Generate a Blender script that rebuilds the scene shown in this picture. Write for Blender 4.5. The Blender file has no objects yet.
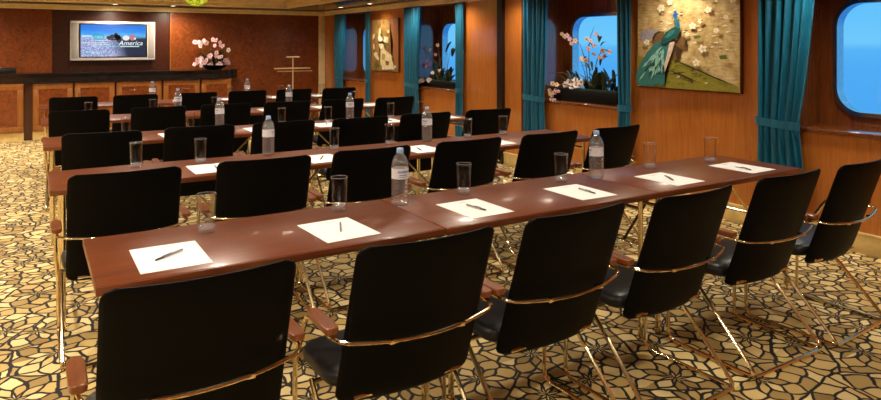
import bpy, bmesh, math, random
from mathutils import Vector, Matrix
random.seed(7)
PI = math.pi
SC = bpy.context.scene
COL = SC.collection
R = math.radians

# ------------------------------------------------------------------ camera, sky, exposure
cam_d = bpy.data.cameras.new('camera')
cam = bpy.data.objects.new('camera', cam_d); COL.objects.link(cam)
cam.location = (0, 0, 1.5); cam.rotation_euler = (R(90), 0, R(-31.5))
cam_d.sensor_width = 36; cam_d.lens = 668 / 881 * 36
cam_d.shift_y = -(200 - 45.2) / 881
cam_d.clip_start = .05; cam_d.clip_end = 200
SC.camera = cam
vs = SC.view_settings
vs.view_transform = 'Standard'; vs.look = 'None'; vs.gamma = 1; vs.use_curve_mapping = False
vs.exposure = 0
try:
    SC.cycles.use_denoising = True
    SC.cycles.max_bounces = 10
    SC.cycles.sample_clamp_indirect = 4
except Exception:
    pass
SPOT_W = 105        # watt of one added coffer downlight
WASH_W = 56        # watt of one wall washer
WARM = (1, .885, .715)
world = bpy.data.worlds.new('sky_over_sea'); SC.world = world; world.use_nodes = True
wn = world.node_tree.nodes; wl = world.node_tree.links; wn.clear()
w_out = wn.new('ShaderNodeOutputWorld'); w_bg = wn.new('ShaderNodeBackground')
w_tc = wn.new('ShaderNodeTexCoord'); w_sx = wn.new('ShaderNodeSeparateXYZ')
w_mr = wn.new('ShaderNodeMapRange'); w_mr.inputs[1].default_value = -.35; w_mr.inputs[2].default_value = .35
w_cr = wn.new('ShaderNodeValToRGB'); e = w_cr.color_ramp.elements
e[0].position = 0; e[0].color = (.035, .26, .74, 1)
e[1].position = 1; e[1].color = (.10, .47, .88, 1)
for p, c in ((.46, (.075, .38, .84, 1)), (.492, (.085, .42, .86, 1)), (.505, (.15, .54, .9, 1)), (.56, (.12, .50, .9, 1))):
    k = e.new(p); k.color = c
wl.new(w_tc.outputs['Generated'], w_sx.inputs[0]); wl.new(w_sx.outputs[2], w_mr.inputs[0])
wl.new(w_mr.outputs[0], w_cr.inputs[0]); wl.new(w_cr.outputs[0], w_bg.inputs[0])
w_bg.inputs[1].default_value = 1.15
wl.new(w_bg.outputs[0], w_out.inputs[0])

# ------------------------------------------------------------------ materials
class NT:
    def __init__(s, name):
        s.m = bpy.data.materials.new(name); s.m.use_nodes = True
        s.n = s.m.node_tree.nodes; s.l = s.m.node_tree.links
        s.b = s.n['Principled BSDF']; s.out = s.n['Material Output']
    def node(s, t, **kw):
        x = s.n.new(t)
        for k, v in kw.items(): setattr(x, k, v)
        return x
    def link(s, a, b): s.l.new(a, b)
    def set(s, x, **kw):
        for k, v in kw.items(): x.inputs[k].default_value = v
        return x
    def math(s, op, a, b=None, c=None):
        x = s.n.new('ShaderNodeMath'); x.operation = op
        for i, v in enumerate((a, b, c)):
            if v is None: continue
            if isinstance(v, (int, float)): x.inputs[i].default_value = v
            else: s.l.new(v, x.inputs[i])
        return x.outputs[0]
    def coords(s, scale=(1, 1, 1), rot=(0, 0, 0)):
        tc = s.n.new('ShaderNodeTexCoord'); mp = s.n.new('ShaderNodeMapping')
        mp.inputs['Scale'].default_value = scale; mp.inputs['Rotation'].default_value = rot
        s.l.new(tc.outputs['Object'], mp.inputs[0]); return mp.outputs[0]
    def noise(s, vec, scale, detail=4, rough=.55, dist=0):
        x = s.n.new('ShaderNodeTexNoise'); s.l.new(vec, x.inputs['Vector'])
        x.inputs['Scale'].default_value = scale; x.inputs['Detail'].default_value = detail
        x.inputs['Roughness'].default_value = rough; x.inputs['Distortion'].default_value = dist
        return x.outputs[0]
    def ramp(s, fac, stops):
        x = s.n.new('ShaderNodeValToRGB'); e = x.color_ramp.elements
        while len(e) < len(stops): e.new(.5)
        for k, (p, c) in zip(e, stops): k.position = p; k.color = (*c, 1)
        s.l.new(fac, x.inputs[0]); return x.outputs[0]
    def bump(s, h, strength=.2, dist=.01):
        x = s.n.new('ShaderNodeBump'); x.inputs['Strength'].default_value = strength
        x.inputs['Distance'].default_value = dist; s.l.new(h, x.inputs['Height'])
        s.l.new(x.outputs[0], s.b.inputs['Normal'])

def lin(r, g, b):
    f = lambda c: (c / 255 / 12.92) if c / 255 <= .04045 else ((c / 255 + .055) / 1.055) ** 2.4
    return (f(r), f(g), f(b))

def simple(name, col, rough=.5, metal=0, coat=0, spec=.5, var=.08, nscale=30, emit=None, estr=0):
    t = NT(name); b = t.b
    n = t.noise(t.coords(), nscale)
    c = t.ramp(n, [(.3, tuple(x * (1 - var) for x in col)), (.7, tuple(min(1, x * (1 + var)) for x in col))])
    t.link(c, b.inputs['Base Color'])
    b.inputs['Roughness'].default_value = rough; b.inputs['Metallic'].default_value = metal
    b.inputs['Coat Weight'].default_value = coat; b.inputs['Coat Roughness'].default_value = .08
    b.inputs['Specular IOR Level'].default_value = spec
    if emit:
        b.inputs['Emission Color'].default_value = (*emit, 1); b.inputs['Emission Strength'].default_value = estr
    return t.m

def wood(name, dark, light, scale, grain=(1, 1, 1), rough=.3, coat=.4, coat_r=.1, dist=1.5):
    t = NT(name); b = t.b
    v = t.coords(grain)
    n = t.noise(v, scale, 6, .6, dist); n2 = t.noise(t.coords(), 1.3, 2)
    m = t.math('ADD', t.math('MULTIPLY', n, .8), t.math('MULTIPLY', n2, .2))
    t.link(t.ramp(m, [(.32, dark), (.66, light)]), b.inputs['Base Color'])
    b.inputs['Roughness'].default_value = rough; b.inputs['Coat Weight'].default_value = coat
    b.inputs['Coat Roughness'].default_value = coat_r
    return t.m

def burl(name, dark, light, scale):
    t = NT(name); b = t.b
    v = t.coords()
    n = t.noise(v, scale, 8, .7, 2.2); n2 = t.noise(v, scale * 5, 4, .6)
    m = t.math('ADD', t.math('MULTIPLY', n, .65), t.math('MULTIPLY', n2, .35))
    t.link(t.ramp(m, [(.33, dark), (.52, tuple((a + c) / 2 for a, c in zip(dark, light))), (.68, light)]), b.inputs['Base Color'])
    b.inputs['Roughness'].default_value = .33; b.inputs['Coat Weight'].default_value = .35; b.inputs['Coat Roughness'].default_value = .12
    return t.m

M = {}
M['wall_wood'] = wood('cherry_panelling', lin(167, 92, 32), lin(199, 119, 45), 9, (3, 3, .22), .32, .7, .1)
M['dark_wood'] = wood('dark_mahogany', lin(62, 26, 12), lin(92, 42, 18), 9, (3, 3, .25), .3, .5, .1)
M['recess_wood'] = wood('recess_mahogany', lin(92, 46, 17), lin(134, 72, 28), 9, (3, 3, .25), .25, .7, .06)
M['table_wood'] = wood('mahogany_tabletop', lin(80, 34, 8), lin(117, 55, 14), 14, (.25, 3, 3), .34, .12, .1)
M['table_wood'].node_tree.nodes['Principled BSDF'].inputs['Specular IOR Level'].default_value = .28
M['edge_wood'] = wood('tabletop_edge', lin(90, 42, 20), lin(128, 68, 34), 12, (.3, 3, 3), .3, .4, .12)
M['arm_wood'] = wood('armrest_wood', lin(96, 45, 13), lin(128, 67, 20), 25, (3, .4, 3), .3, .4, .1)
M['burl'] = burl('burl_veneer', lin(78, 31, 8), lin(156, 78, 23), 7)
M['burl_dark'] = burl('burl_veneer_dark', lin(40, 14, 5), lin(82, 34, 12), 7)
for k_, i_ in (('wall_wood', 1.65), ('recess_wood', 2.1)): M[k_].node_tree.nodes['Principled BSDF'].inputs['Coat IOR'].default_value = i_
M['light_wood'] = wood('honey_wood', lin(126, 72, 23), lin(162, 98, 37), 10, (3, 3, .3), .32, .4, .1)
M['gold_paint'] = simple('gold_moulding', lin(238, 216, 166), .4, .05, var=.1, nscale=9)
M['gold_base'] = simple('gold_baseboard', lin(222, 192, 122), .45, .05, var=.12, nscale=12)
M['brass'] = simple('polished_brass', (.88, .74, .47), .14, 1, var=.06, nscale=8)
M['leather'] = simple('black_leather', (.0014, .0012, .0013), .5, 0, 0, .09, var=.25, nscale=140)
M['leather_seat'] = simple('seat_leather', (.010, .010, .011), .4, 0, 0, .4, var=.25, nscale=120)
M['navy_ceiling'] = simple('dark_navy_soffit', (.006, .010, .018), .2, 0, .5, .5)
M['ceiling_cream'] = simple('ceiling_gilt', lin(132, 106, 62), .6, .0)
M['black'] = simple('black_plastic', (.008, .008, .009), .4)
M['marble'] = simple('dark_stone_counter', (.012, .009, .008), .18, 0, .5, var=.5, nscale=14)
M['silver'] = simple('silver_plastic', lin(222, 212, 204), .35, .2, var=.04)
M['chrome'] = simple('brushed_chrome', (.62, .64, .68), .22, 1)
M['paper'] = simple('white_paper', (.83, .81, .78), .7, var=.015)
M['ink'] = simple('grey_print', (.42, .42, .46), .7)
M['pen_black'] = simple('pen_black', (.02, .02, .025), .3)
M['pen_grey'] = simple('pen_grey', (.33, .32, .34), .25, .4)
M['label_white'] = simple('bottle_label', (.74, .72, .74), .5, var=.05)
M['label_ink'] = simple('bottle_label_ink', (.26, .30, .48), .5)
M['cap_blue'] = simple('bottle_cap', (.30, .45, .72), .4)
M['ceramic'] = simple('black_planter', (.004, .004, .004), .4, 0, 0, .2)
M['leaf'] = simple('dark_leaf', lin(34, 52, 30), .4, var=.4, nscale=25)
M['leaf_olive'] = simple('olive_leaf', lin(78, 78, 36), .45, var=.4, nscale=25)
M['stem'] = simple('plant_stem', lin(92, 84, 46), .5, var=.2)
M['petal_white'] = simple('white_petal', lin(240, 222, 214), .5, var=.06)
M['petal_pink'] = simple('pink_petal', lin(226, 178, 184), .5, var=.12, nscale=60)
M['petal_cream'] = simple('cream_petal', lin(224, 190, 150), .5, var=.1, nscale=60)
M['petal_purple'] = simple('purple_petal', lin(170, 96, 160), .5, var=.1)
M['flower_heart'] = simple('flower_heart', lin(130, 50, 70), .5)
M['lens'] = simple('lamp_lens', (.9, .85, .75), .5, emit=(1, .82, .58), estr=9)

def curtain_mat():
    t = NT('teal_curtain'); b = t.b
    n = t.noise(t.coords((6, 6, .4)), 12, 3)
    t.link(t.ramp(n, [(.3, lin(0, 73, 100)), (.7, lin(2, 103, 134))]), b.inputs['Base Color'])
    b.inputs['Roughness'].default_value = .48; b.inputs['Sheen Weight'].default_value = .3
    b.inputs['Sheen Tint'].default_value = (.2, .7, .8, 1)
    return t.m
M['curtain'] = curtain_mat()

def glass_mat(name, ior, rough=0.0, col=(1, 1, 1)):
    t = NT(name); b = t.b
    n = t.noise(t.coords(), 20)
    t.link(t.ramp(n, [(0, tuple(c * .985 for c in col)), (1, col)]), b.inputs['Base Color'])
    b.inputs['Transmission Weight'].default_value = 1; b.inputs['IOR'].default_value = ior
    b.inputs['Roughness'].default_value = rough
    return t.m
def thin_clear(name, lo, hi, power, white, refr, ior):
    t = NT(name)
    tr = t.node('ShaderNodeBsdfTransparent'); tr.inputs[0].default_value = (.97, .97, .98, 1)
    gl = t.node('ShaderNodeBsdfGlossy'); gl.inputs['Roughness'].default_value = .06
    df = t.node('ShaderNodeBsdfDiffuse'); df.inputs[0].default_value = (.9, .9, .92, 1)
    lw = t.node('ShaderNodeLayerWeight'); mx = t.node('ShaderNodeMixShader'); m2 = t.node('ShaderNodeMixShader')
    t.link(t.math('MULTIPLY_ADD', t.math('POWER', lw.outputs['Facing'], power), hi, lo), mx.inputs[0])
    t.link(tr.outputs[0], mx.inputs[1]); t.link(gl.outputs[0], mx.inputs[2])
    n = t.noise(t.coords((1, 1, .6)), 60, 3, .6)
    t.link(t.math('MULTIPLY', n, white), m2.inputs[0]); t.link(mx.outputs[0], m2.inputs[1]); t.link(df.outputs[0], m2.inputs[2])
    m3 = t.node('ShaderNodeMixShader'); m3.inputs[0].default_value = refr
    t.b.inputs['Transmission Weight'].default_value = 1; t.b.inputs['IOR'].default_value = ior; t.b.inputs['Roughness'].default_value = .01
    t.b.inputs['Base Color'].default_value = (1, 1, 1, 1)
    t.link(m2.outputs[0], m3.inputs[1]); t.link(t.b.outputs[0], m3.inputs[2])
    t.link(m3.outputs[0], t.out.inputs['Surface']); return t.m
M['glass_base'] = thin_clear('thick_glass_base', .16, .6, 2, .2, 0, 1.46)  # white diffuse mixed in stands in for light gathered in the base
M['glass'] = thin_clear('clear_tumbler_glass', .015, .9, 3, .0, 0, 1.46)
M['bottle'] = thin_clear('water_bottle_plastic', .16, .8, 1.6, .10, 0, 1.33)

def pane_mat():
    t = NT('window_glass')
    tr = t.node('ShaderNodeBsdfTransparent'); gl = t.node('ShaderNodeBsdfGlossy'); gl.inputs['Roughness'].default_value = .02
    lw = t.node('ShaderNodeLayerWeight')
    mx = t.node('ShaderNodeMixShader')
    t.link(t.math('MULTIPLY_ADD', t.math('POWER', lw.outputs['Facing'], 5), .5, .03), mx.inputs[0]); t.link(tr.outputs[0], mx.inputs[1]); t.link(gl.outputs[0], mx.inputs[2])
    t.link(mx.outputs[0], t.out.inputs['Surface']); return t.m
M['pane'] = pane_mat()

def carpet_mat():
    t = NT('gold_petal_carpet'); b = t.b
    tc = t.node('ShaderNodeTexCoord')
    nz = t.node('ShaderNodeTexNoise'); nz.inputs['Scale'].default_value = 6; nz.inputs['Detail'].default_value = 2
    t.link(tc.outputs['Object'], nz.inputs['Vector'])
    off = t.node('ShaderNodeVectorMath', operation='MULTIPLY_ADD')
    off.inputs[1].default_value = (.07, .07, 0); off.inputs[2].default_value = (-.035, -.035, 0)
    t.link(nz.outputs['Color'], off.inputs[0])
    ad = t.node('ShaderNodeVectorMath', operation='ADD')
    t.link(tc.outputs['Object'], ad.inputs[0]); t.link(off.outputs[0], ad.inputs[1])
    P = ad.outputs[0]
    SCL = 3.0
    v1 = t.node('ShaderNodeTexVoronoi', voronoi_dimensions='2D'); v1.inputs['Scale'].default_value = SCL
    v1.inputs['Randomness'].default_value = .85
    t.link(P, v1.inputs['Vector'])
    ve = t.node('ShaderNodeTexVoronoi', voronoi_dimensions='2D', feature='DISTANCE_TO_EDGE'); ve.inputs['Scale'].default_value = SCL
    ve.inputs['Randomness'].default_value = .85
    t.link(P, ve.inputs['Vector'])
    df = t.node('ShaderNodeVectorMath', operation='SUBTRACT')
    t.link(P, df.inputs[0]); t.link(v1.outputs['Position'], df.inputs[1])
    sx = t.node('ShaderNodeSeparateXYZ'); t.link(df.outputs[0], sx.inputs[0])
    ang = t.math('ARCTAN2', sx.outputs[1], sx.outputs[0])
    rad = t.math('SQRT', t.math('ADD', t.math('MULTIPLY', sx.outputs[0], sx.outputs[0]), t.math('MULTIPLY', sx.outputs[1], sx.outputs[1])))
    sc = t.node('ShaderNodeSeparateColor'); t.link(v1.outputs['Color'], sc.inputs[0])
    NP, LP = 9, .074
    an = t.math('ADD', t.math('MULTIPLY', ang, NP / (2 * PI)), t.math('MULTIPLY', sc.outputs[0], 9))
    rv = t.math('DIVIDE', rad, LP)
    u = t.math('ABSOLUTE', t.math('SUBTRACT', an, t.math('ROUND', an)))          # 0 at a petal axis, .5 between
    half = t.math('MULTIPLY_ADD', t.math('COSINE', t.math('MULTIPLY', rv, PI)), .25, .25)
    g = t.math('SUBTRACT', u, half)
    inside = t.math('LESS_THAN', g, 0)
    pid = t.math('ADD', t.math('MULTIPLY', inside, t.math('ROUND', an)), t.math('MULTIPLY', t.math('SUBTRACT', 1, inside), t.math('ADD', t.math('FLOOR', an), .37)))
    ring = t.math('FLOOR', t.math('MULTIPLY', t.math('ADD', rv, inside), .5))
    cid = t.node('ShaderNodeCombineXYZ'); t.link(pid, cid.inputs[0]); t.link(ring, cid.inputs[1]); t.link(sc.outputs[1], cid.inputs[2])
    wn_ = t.node('ShaderNodeTexWhiteNoise', noise_dimensions='3D'); t.link(cid.outputs[0], wn_.inputs['Vector'])
    pitch = t.math('MULTIPLY', rad, 2 * PI / NP)
    # slope of the outline turns the sideways gap into a true distance
    sl = t.math('DIVIDE', t.math('MULTIPLY', pitch, .785), LP)
    sl = t.math('MULTIPLY', sl, t.math('SINE', t.math('MULTIPLY', rv, PI)))
    dist = t.math('DIVIDE', t.math('MULTIPLY', t.math('ABSOLUTE', g), pitch), t.math('SQRT', t.math('MULTIPLY_ADD', sl, sl, 1)))
    wline = t.math('MULTIPLY_ADD', t.math('MINIMUM', pitch, .05), .10, .0018)
    d1 = t.math('DIVIDE', dist, wline)
    d2 = t.math('DIVIDE', ve.outputs['Distance'], SCL * .0075)
    d = t.math('MINIMUM', d1, d2)
    mr = t.node('ShaderNodeMapRange', interpolation_type='SMOOTHSTEP')
    mr.inputs[1].default_value = .7; mr.inputs[2].default_value = 1.3
    t.link(d, mr.inputs[0])
    gold = t.ramp(wn_.outputs['Value'], [(0, lin(150, 120, 64)), (.5, lin(206, 174, 106)), (1, lin(236, 212, 152))])
    fine = t.noise(tc.outputs['Object'], 160, 2)
    mx = t.node('ShaderNodeMix', data_type='RGBA'); mx.inputs['A'].default_value = (.0022, .0014, .0008, 1)
    t.link(mr.outputs[0], mx.inputs['Factor']); t.link(gold, mx.inputs['B'])
    t.link(mx.outputs['Result'], b.inputs['Base Color'])
    b.inputs['Roughness'].default_value = .8
    t.bump(t.math('ADD', t.math('MULTIPLY', mr.outputs[0], .6), t.math('MULTIPLY', fine, .4)), .35, .004)
    return t.m
M['carpet'] = carpet_mat()

def canvas_mat(name, c1, c2, c3, sc):
    t = NT(name); b = t.b
    n = t.noise(t.coords((1, 1, .8)), sc, 5, .65); n2 = t.noise(t.coords((.3, 3, 12)), sc * .6, 3)
    m = t.math('ADD', t.math('MULTIPLY', n, .6), t.math('MULTIPLY', n2, .4))
    t.link(t.ramp(m, [(.33, c1), (.5, c2), (.66, c3)]), b.inputs['Base Color'])
    b.inputs['Roughness'].default_value = .45; return t.m
M['gold_leaf'] = canvas_mat('gold_leaf_canvas', lin(140, 112, 62), lin(190, 162, 106), lin(222, 200, 150), 8)
M['tan_canvas'] = canvas_mat('tan_canvas', lin(112, 76, 34), lin(158, 118, 62), lin(186, 148, 88), 8)

# ------------------------------------------------------------------ object helpers
def tag(o, label=None, cat=None, group=None, kind=None):
    if label: o['label'] = label
    if cat: o['category'] = cat
    if group: o['group'] = group
    if kind: o['kind'] = kind
    return o

def thing(name, label, cat, loc=(0, 0, 0), rz=0, group=None):
    o = bpy.data.objects.new(name, None); COL.objects.link(o)
    o.location = loc; o.rotation_euler = (0, 0, rz); o.empty_display_size = .1
    return tag(o, label, cat, group)

class MB:
    def __init__(s): s.bm = bmesh.new(); s.mi = 0
    def _mark(s, faces):
        for f in faces: f.material_index = s.mi
    def box(s, c, d, rz=0, bevel=0, segs=2, rot=None):
        r = bmesh.ops.create_cube(s.bm, size=1)
        vs_ = r['verts']
        for v in vs_: v.co = Vector((v.co.x * d[0], v.co.y * d[1], v.co.z * d[2]))
        fs = set(f for v in vs_ for f in v.link_faces)
        if bevel:
            es = list(set(e for v in vs_ for e in v.link_edges))
            rb = bmesh.ops.bevel(s.bm, geom=es, offset=bevel, segments=segs, profile=.5, affect='EDGES')
            vs_ = list(set(v for f in rb['faces'] for v in f.verts))
            fs = set(f for v in vs_ for f in v.link_faces)
            vs_ = list(set(v for f in fs for v in f.verts))
        m = Matrix.Translation(c) @ (rot if rot else Matrix.Rotation(rz, 4, 'Z'))
        for v in vs_: v.co = m @ v.co
        s._mark(fs); return s
    def bb(s, x0, x1, y0, y1, z0, z1, bevel=0, segs=2):
        return s.box(((x0 + x1) / 2, (y0 + y1) / 2, (z0 + z1) / 2), (abs(x1 - x0), abs(y1 - y0), abs(z1 - z0)), 0, bevel, segs)
    def tube(s, pts, r, n=8, closed=False, cap=True):
        pts = [Vector(p) for p in pts]; N = len(pts)
        rs = r if isinstance(r, (list, tuple)) else [r] * N
        tang = []
        for i in range(N):
            a = pts[i - 1] if (i > 0 or closed) else pts[i]
            b_ = pts[(i + 1) % N] if (i < N - 1 or closed) else pts[i]
            tang.append((b_ - a).normalized())
        up = Vector((0, 0, 1)) if abs(tang[0].z) < .9 else Vector((1, 0, 0))
        nrm = (up - tang[0] * up.dot(tang[0])).normalized()
        rings = []
        for i in range(N):
            nrm = (nrm - tang[i] * nrm.dot(tang[i])).normalized()
            bn = tang[i].cross(nrm)
            rings.append([s.bm.verts.new(pts[i] + (nrm * math.cos(2 * PI * k / n) + bn * math.sin(2 * PI * k / n)) * rs[i]) for k in range(n)])
        fs = []
        for i in range(N if closed else N - 1):
            A, B = rings[i], rings[(i + 1) % N]
            for k in range(n): fs.append(s.bm.faces.new((A[k], A[(k + 1) % n], B[(k + 1) % n], B[k])))
        if cap and not closed:
            fs.append(s.bm.faces.new(rings[0][::-1])); fs.append(s.bm.faces.new(rings[-1]))
        s._mark(fs); return s
    def lathe(s, prof, c=(0, 0, 0), n=24, cap0=True, cap1=True):
        rings = []
        for r, z in prof:
            rings.append([s.bm.verts.new((c[0] + r * math.cos(2 * PI * k / n), c[1] + r * math.sin(2 * PI * k / n), c[2] + z)) for k in range(n)])
        fs = []
        for A, B in zip(rings, rings[1:]):
            for k in range(n): fs.append(s.bm.faces.new((A[k], A[(k + 1) % n], B[(k + 1) % n], B[k])))
        if cap0: fs.append(s.bm.faces.new(rings[0][::-1]))
        if cap1: fs.append(s.bm.faces.new(rings[-1]))
        s._mark(fs); return s
    def poly(s, pts):
        f = s.bm.faces.new([s.bm.verts.new(p) for p in pts]); s._mark([f]); return s
    def prism(s, pts, ext):
        ext = Vector(ext); n = len(pts)
        a = [s.bm.verts.new(Vector(p)) for p in pts]; b_ = [s.bm.verts.new(Vector(p) + ext) for p in pts]
        fs = [s.bm.faces.new(a[::-1]), s.bm.faces.new(b_)]
        for k in range(n): fs.append(s.bm.faces.new((a[k], a[(k + 1) % n], b_[(k + 1) % n], b_[k])))
        s._mark(fs); return s
    def grid(s, fn, nu, nv, closed_u=False):
        g = [[s.bm.verts.new(fn(i / nu, j / nv)) for j in range(nv + 1)] for i in range(nu if closed_u else nu + 1)]
        fs = []
        for i in range(nu):
            A, B = g[i], g[(i + 1) % len(g)]
            for j in range(nv): fs.append(s.bm.faces.new((A[j], B[j], B[j + 1], A[j + 1])))
        s._mark(fs); return g
    def build(s, name, mats, parent=None, smooth=True, angle=40):
        bmesh.ops.recalc_face_normals(s.bm, faces=s.bm.faces[:])
        me = bpy.data.meshes.new(name); s.bm.to_mesh(me); s.bm.free()
        for m in (mats if isinstance(mats, (list, tuple)) else [mats]): me.materials.append(m)
        if smooth:
            me.polygons.foreach_set('use_smooth', [True] * len(me.polygons))
            try: me.set_sharp_from_angle(angle=R(angle))
            except Exception: pass
        o = bpy.data.objects.new(name, me); COL.objects.link(o)
        if parent: o.parent = parent
        return o

def fillet(pts, r, n=5):
    pts = [Vector(p) for p in pts]; out = [pts[0]]
    for a, b, c in zip(pts, pts[1:], pts[2:]):
        d1 = (a - b); d2 = (c - b); q = min(r, d1.length * .45, d2.length * .45)
        p1 = b + d1.normalized() * q; p2 = b + d2.normalized() * q
        for k in range(n + 1):
            t = k / n; out.append(p1 * (1 - t) ** 2 + b * 2 * t * (1 - t) + p2 * t * t)
    out.append(pts[-1]); return out

KIDS = {}
def dup(o, loc=None, rz=None, label=None, group=None, parent=None):
    c = o.copy(); COL.objects.link(c)
    if parent: c.parent = parent
    if loc is not None: c.location = loc
    if rz is not None: c.rotation_euler = (0, 0, rz)
    if label: c['label'] = label
    if group: c['group'] = group
    if o.name not in KIDS: KIDS[o.name] = [x for x in COL.objects if x.parent == o]
    for ch in KIDS[o.name]: dup(ch, parent=c)
    return c

def struct(o): o['kind'] = 'structure'; return o

# ------------------------------------------------------------------ the room
WX, BY = 5.10, 12.88          # window wall, television wall
XL, YF = -4.6, -3.0           # left and front walls behind the camera
MZ0, MZ1, CZ = 2.095, 2.185, 2.40
SILL = .87
BAYS = [(12.0, 10.72), (9.07, 7.80), (6.12, 4.80), (3.06, 1.80)]
RX = 5.52                     # plane of the window glass
struct(MB().bb(XL, RX + .3, YF, BY + .3, -.1, 0).build('floor', M['carpet'], smooth=False))
struct(MB().bb(XL - .1, XL, YF, BY + .1, 0, 2.5).build('wall_left', M['wall_wood'], smooth=False))
struct(MB().bb(XL - .1, RX + .3, YF - .1, YF, 0, 2.5).build('wall_front', M['wall_wood'], smooth=False))

def rounded_rect(y0, y1, z0, z1, r, n=8):
    pts = []
    for cy, cz, a0 in ((y1 - r, z1 - r, 0), (y0 + r, z1 - r, 90), (y0 + r, z0 + r, 180), (y1 - r, z0 + r, 270)):
        for k in range(n + 1):
            a = R(a0 + 90 * k / n); pts.append((cy + r * math.cos(a), cz + r * math.sin(a)))
    return pts

def holed_panel(mb, x0, x1, y0, y1, z0, z1, hole):
    """panel between x0 and x1 with a rounded hole: outer and inner loops bridged"""
    n = len(hole); cy = sum(p[0] for p in hole) / n; cz = sum(p[1] for p in hole) / n
    outer = []
    for (y, z) in hole:
        dy, dz = y - cy, z - cz
        k = min(((y1 - cy) / dy if dy > 1e-6 else (y0 - cy) / dy if dy < -1e-6 else 1e9), ((z1 - cz) / dz if dz > 1e-6 else (z0 - cz) / dz if dz < -1e-6 else 1e9))
        outer.append([cy + dy * k, cz + dz * k])
    for Y, Z in ((y0, z0), (y0, z1), (y1, z0), (y1, z1)):
        i = min(range(n), key=lambda i: (outer[i][0] - Y) ** 2 + (outer[i][1] - Z) ** 2); outer[i] = [Y, Z]
    rings = [[mb.bm.verts.new((x, p[0], p[1])) for p in lp] for x, lp in ((x0, outer), (x0, hole), (x1, hole), (x1, outer))]
    for q in range(4):
        A, B = rings[q], rings[(q + 1) % 4]
        for k in range(n): mb.bm.faces.new((A[k], A[(k + 1) % n], B[(k + 1) % n], B[k]))

w = MB()
edges = [BY] + [y for b in BAYS for y in b] + [YF]
for k in range(0, len(edges), 2):                      # panels between the bays
    w.bb(WX, RX + .1, edges[k + 1], edges[k], 0, 2.4)
for (ya, yb) in BAYS:
    w.bb(WX, RX + .1, yb, ya, 0, SILL - .03)           # below each sill
    w.bb(WX, RX + .1, yb, ya, 2.11, 2.4)               # above each bay
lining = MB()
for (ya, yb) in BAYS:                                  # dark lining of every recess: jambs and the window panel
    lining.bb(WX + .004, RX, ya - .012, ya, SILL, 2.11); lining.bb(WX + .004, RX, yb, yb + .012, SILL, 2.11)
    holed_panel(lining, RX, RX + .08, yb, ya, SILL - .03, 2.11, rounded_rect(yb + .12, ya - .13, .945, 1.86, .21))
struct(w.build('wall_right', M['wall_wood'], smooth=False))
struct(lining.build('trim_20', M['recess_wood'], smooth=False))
for k, (ya, yb) in enumerate(BAYS):
    o = rounded_rect(yb + .12, ya - .13, .945, 1.86, .21)
    rim = MB(); lp = []
    for (x, g) in ((RX - .025, 0), (RX - .025, .035), (RX + .075, .035), (RX + .075, 0)):
        q = rounded_rect(yb + .12 + g - .004, ya - .13 - g + .004, .945 + g - .004, 1.86 - g + .004, .21 - g * .8)
        lp.append([rim.bm.verts.new((x, a, b)) for a, b in q])
    for q in range(4):
        A, B = lp[q], lp[(q + 1) % 4]; n = len(A)
        for i in range(n): rim.bm.faces.new((A[i], A[(i + 1) % n], B[(i + 1) % n], B[i]))
    wn_ = struct(rim.build('window_%d' % (k + 1), M['chrome']))
    MB().prism([(RX + .04, a, b) for a, b in rounded_rect(yb + .15, ya - .16, .975, 1.83, .18)], (.008, 0, 0)).build('pane', M['pane'], wn_, smooth=False)
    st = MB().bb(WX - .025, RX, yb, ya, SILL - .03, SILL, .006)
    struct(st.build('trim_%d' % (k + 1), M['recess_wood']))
bb_ = MB()
bb_.bb(WX - .02, WX, YF, BY, 0, .15, .004).bb(WX - .026, WX, YF, BY, .135, .155, .004)
struct(bb_.build('baseboard_right', M['gold_base']))
# dark post in the panelling, dark strip standing in for shadow beside the curtain, gold corner pilaster
p = MB().bb(WX - .05, WX, 6.765, 6.87, 0, MZ0)
struct(p.build('trim_5', simple('dark_post', (.012, .008, .006), .3)))
struct(MB().bb(WX - .012, WX, 6.395, 6.42, .155, MZ0).build('trim_6', M['dark_wood']))
pl = MB().bb(WX - .14, WX, 12.80, BY, 0, MZ0, .01)
struct(pl.build('trim_7', M['gold_paint']))
# television wall: burl panels left and right of a dark recess
bw = MB(); bw.bb(XL, RX + .3, BY, BY + .12, 0, 2.5)
struct(bw.build('wall_back', M['burl_dark'], smooth=False))
struct(MB().bb(XL, .295, BY - .06, BY, 0, MZ0).build('trim_8', M['burl'], smooth=False))
struct(MB().bb(2.15, 4.96, BY - .06, BY, 0, MZ0).build('trim_9', M['burl'], smooth=False))
struct(MB().bb(2.135, 2.15, BY - .075, BY, .95, MZ0).build('trim_10', M['light_wood'], smooth=False))
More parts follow.
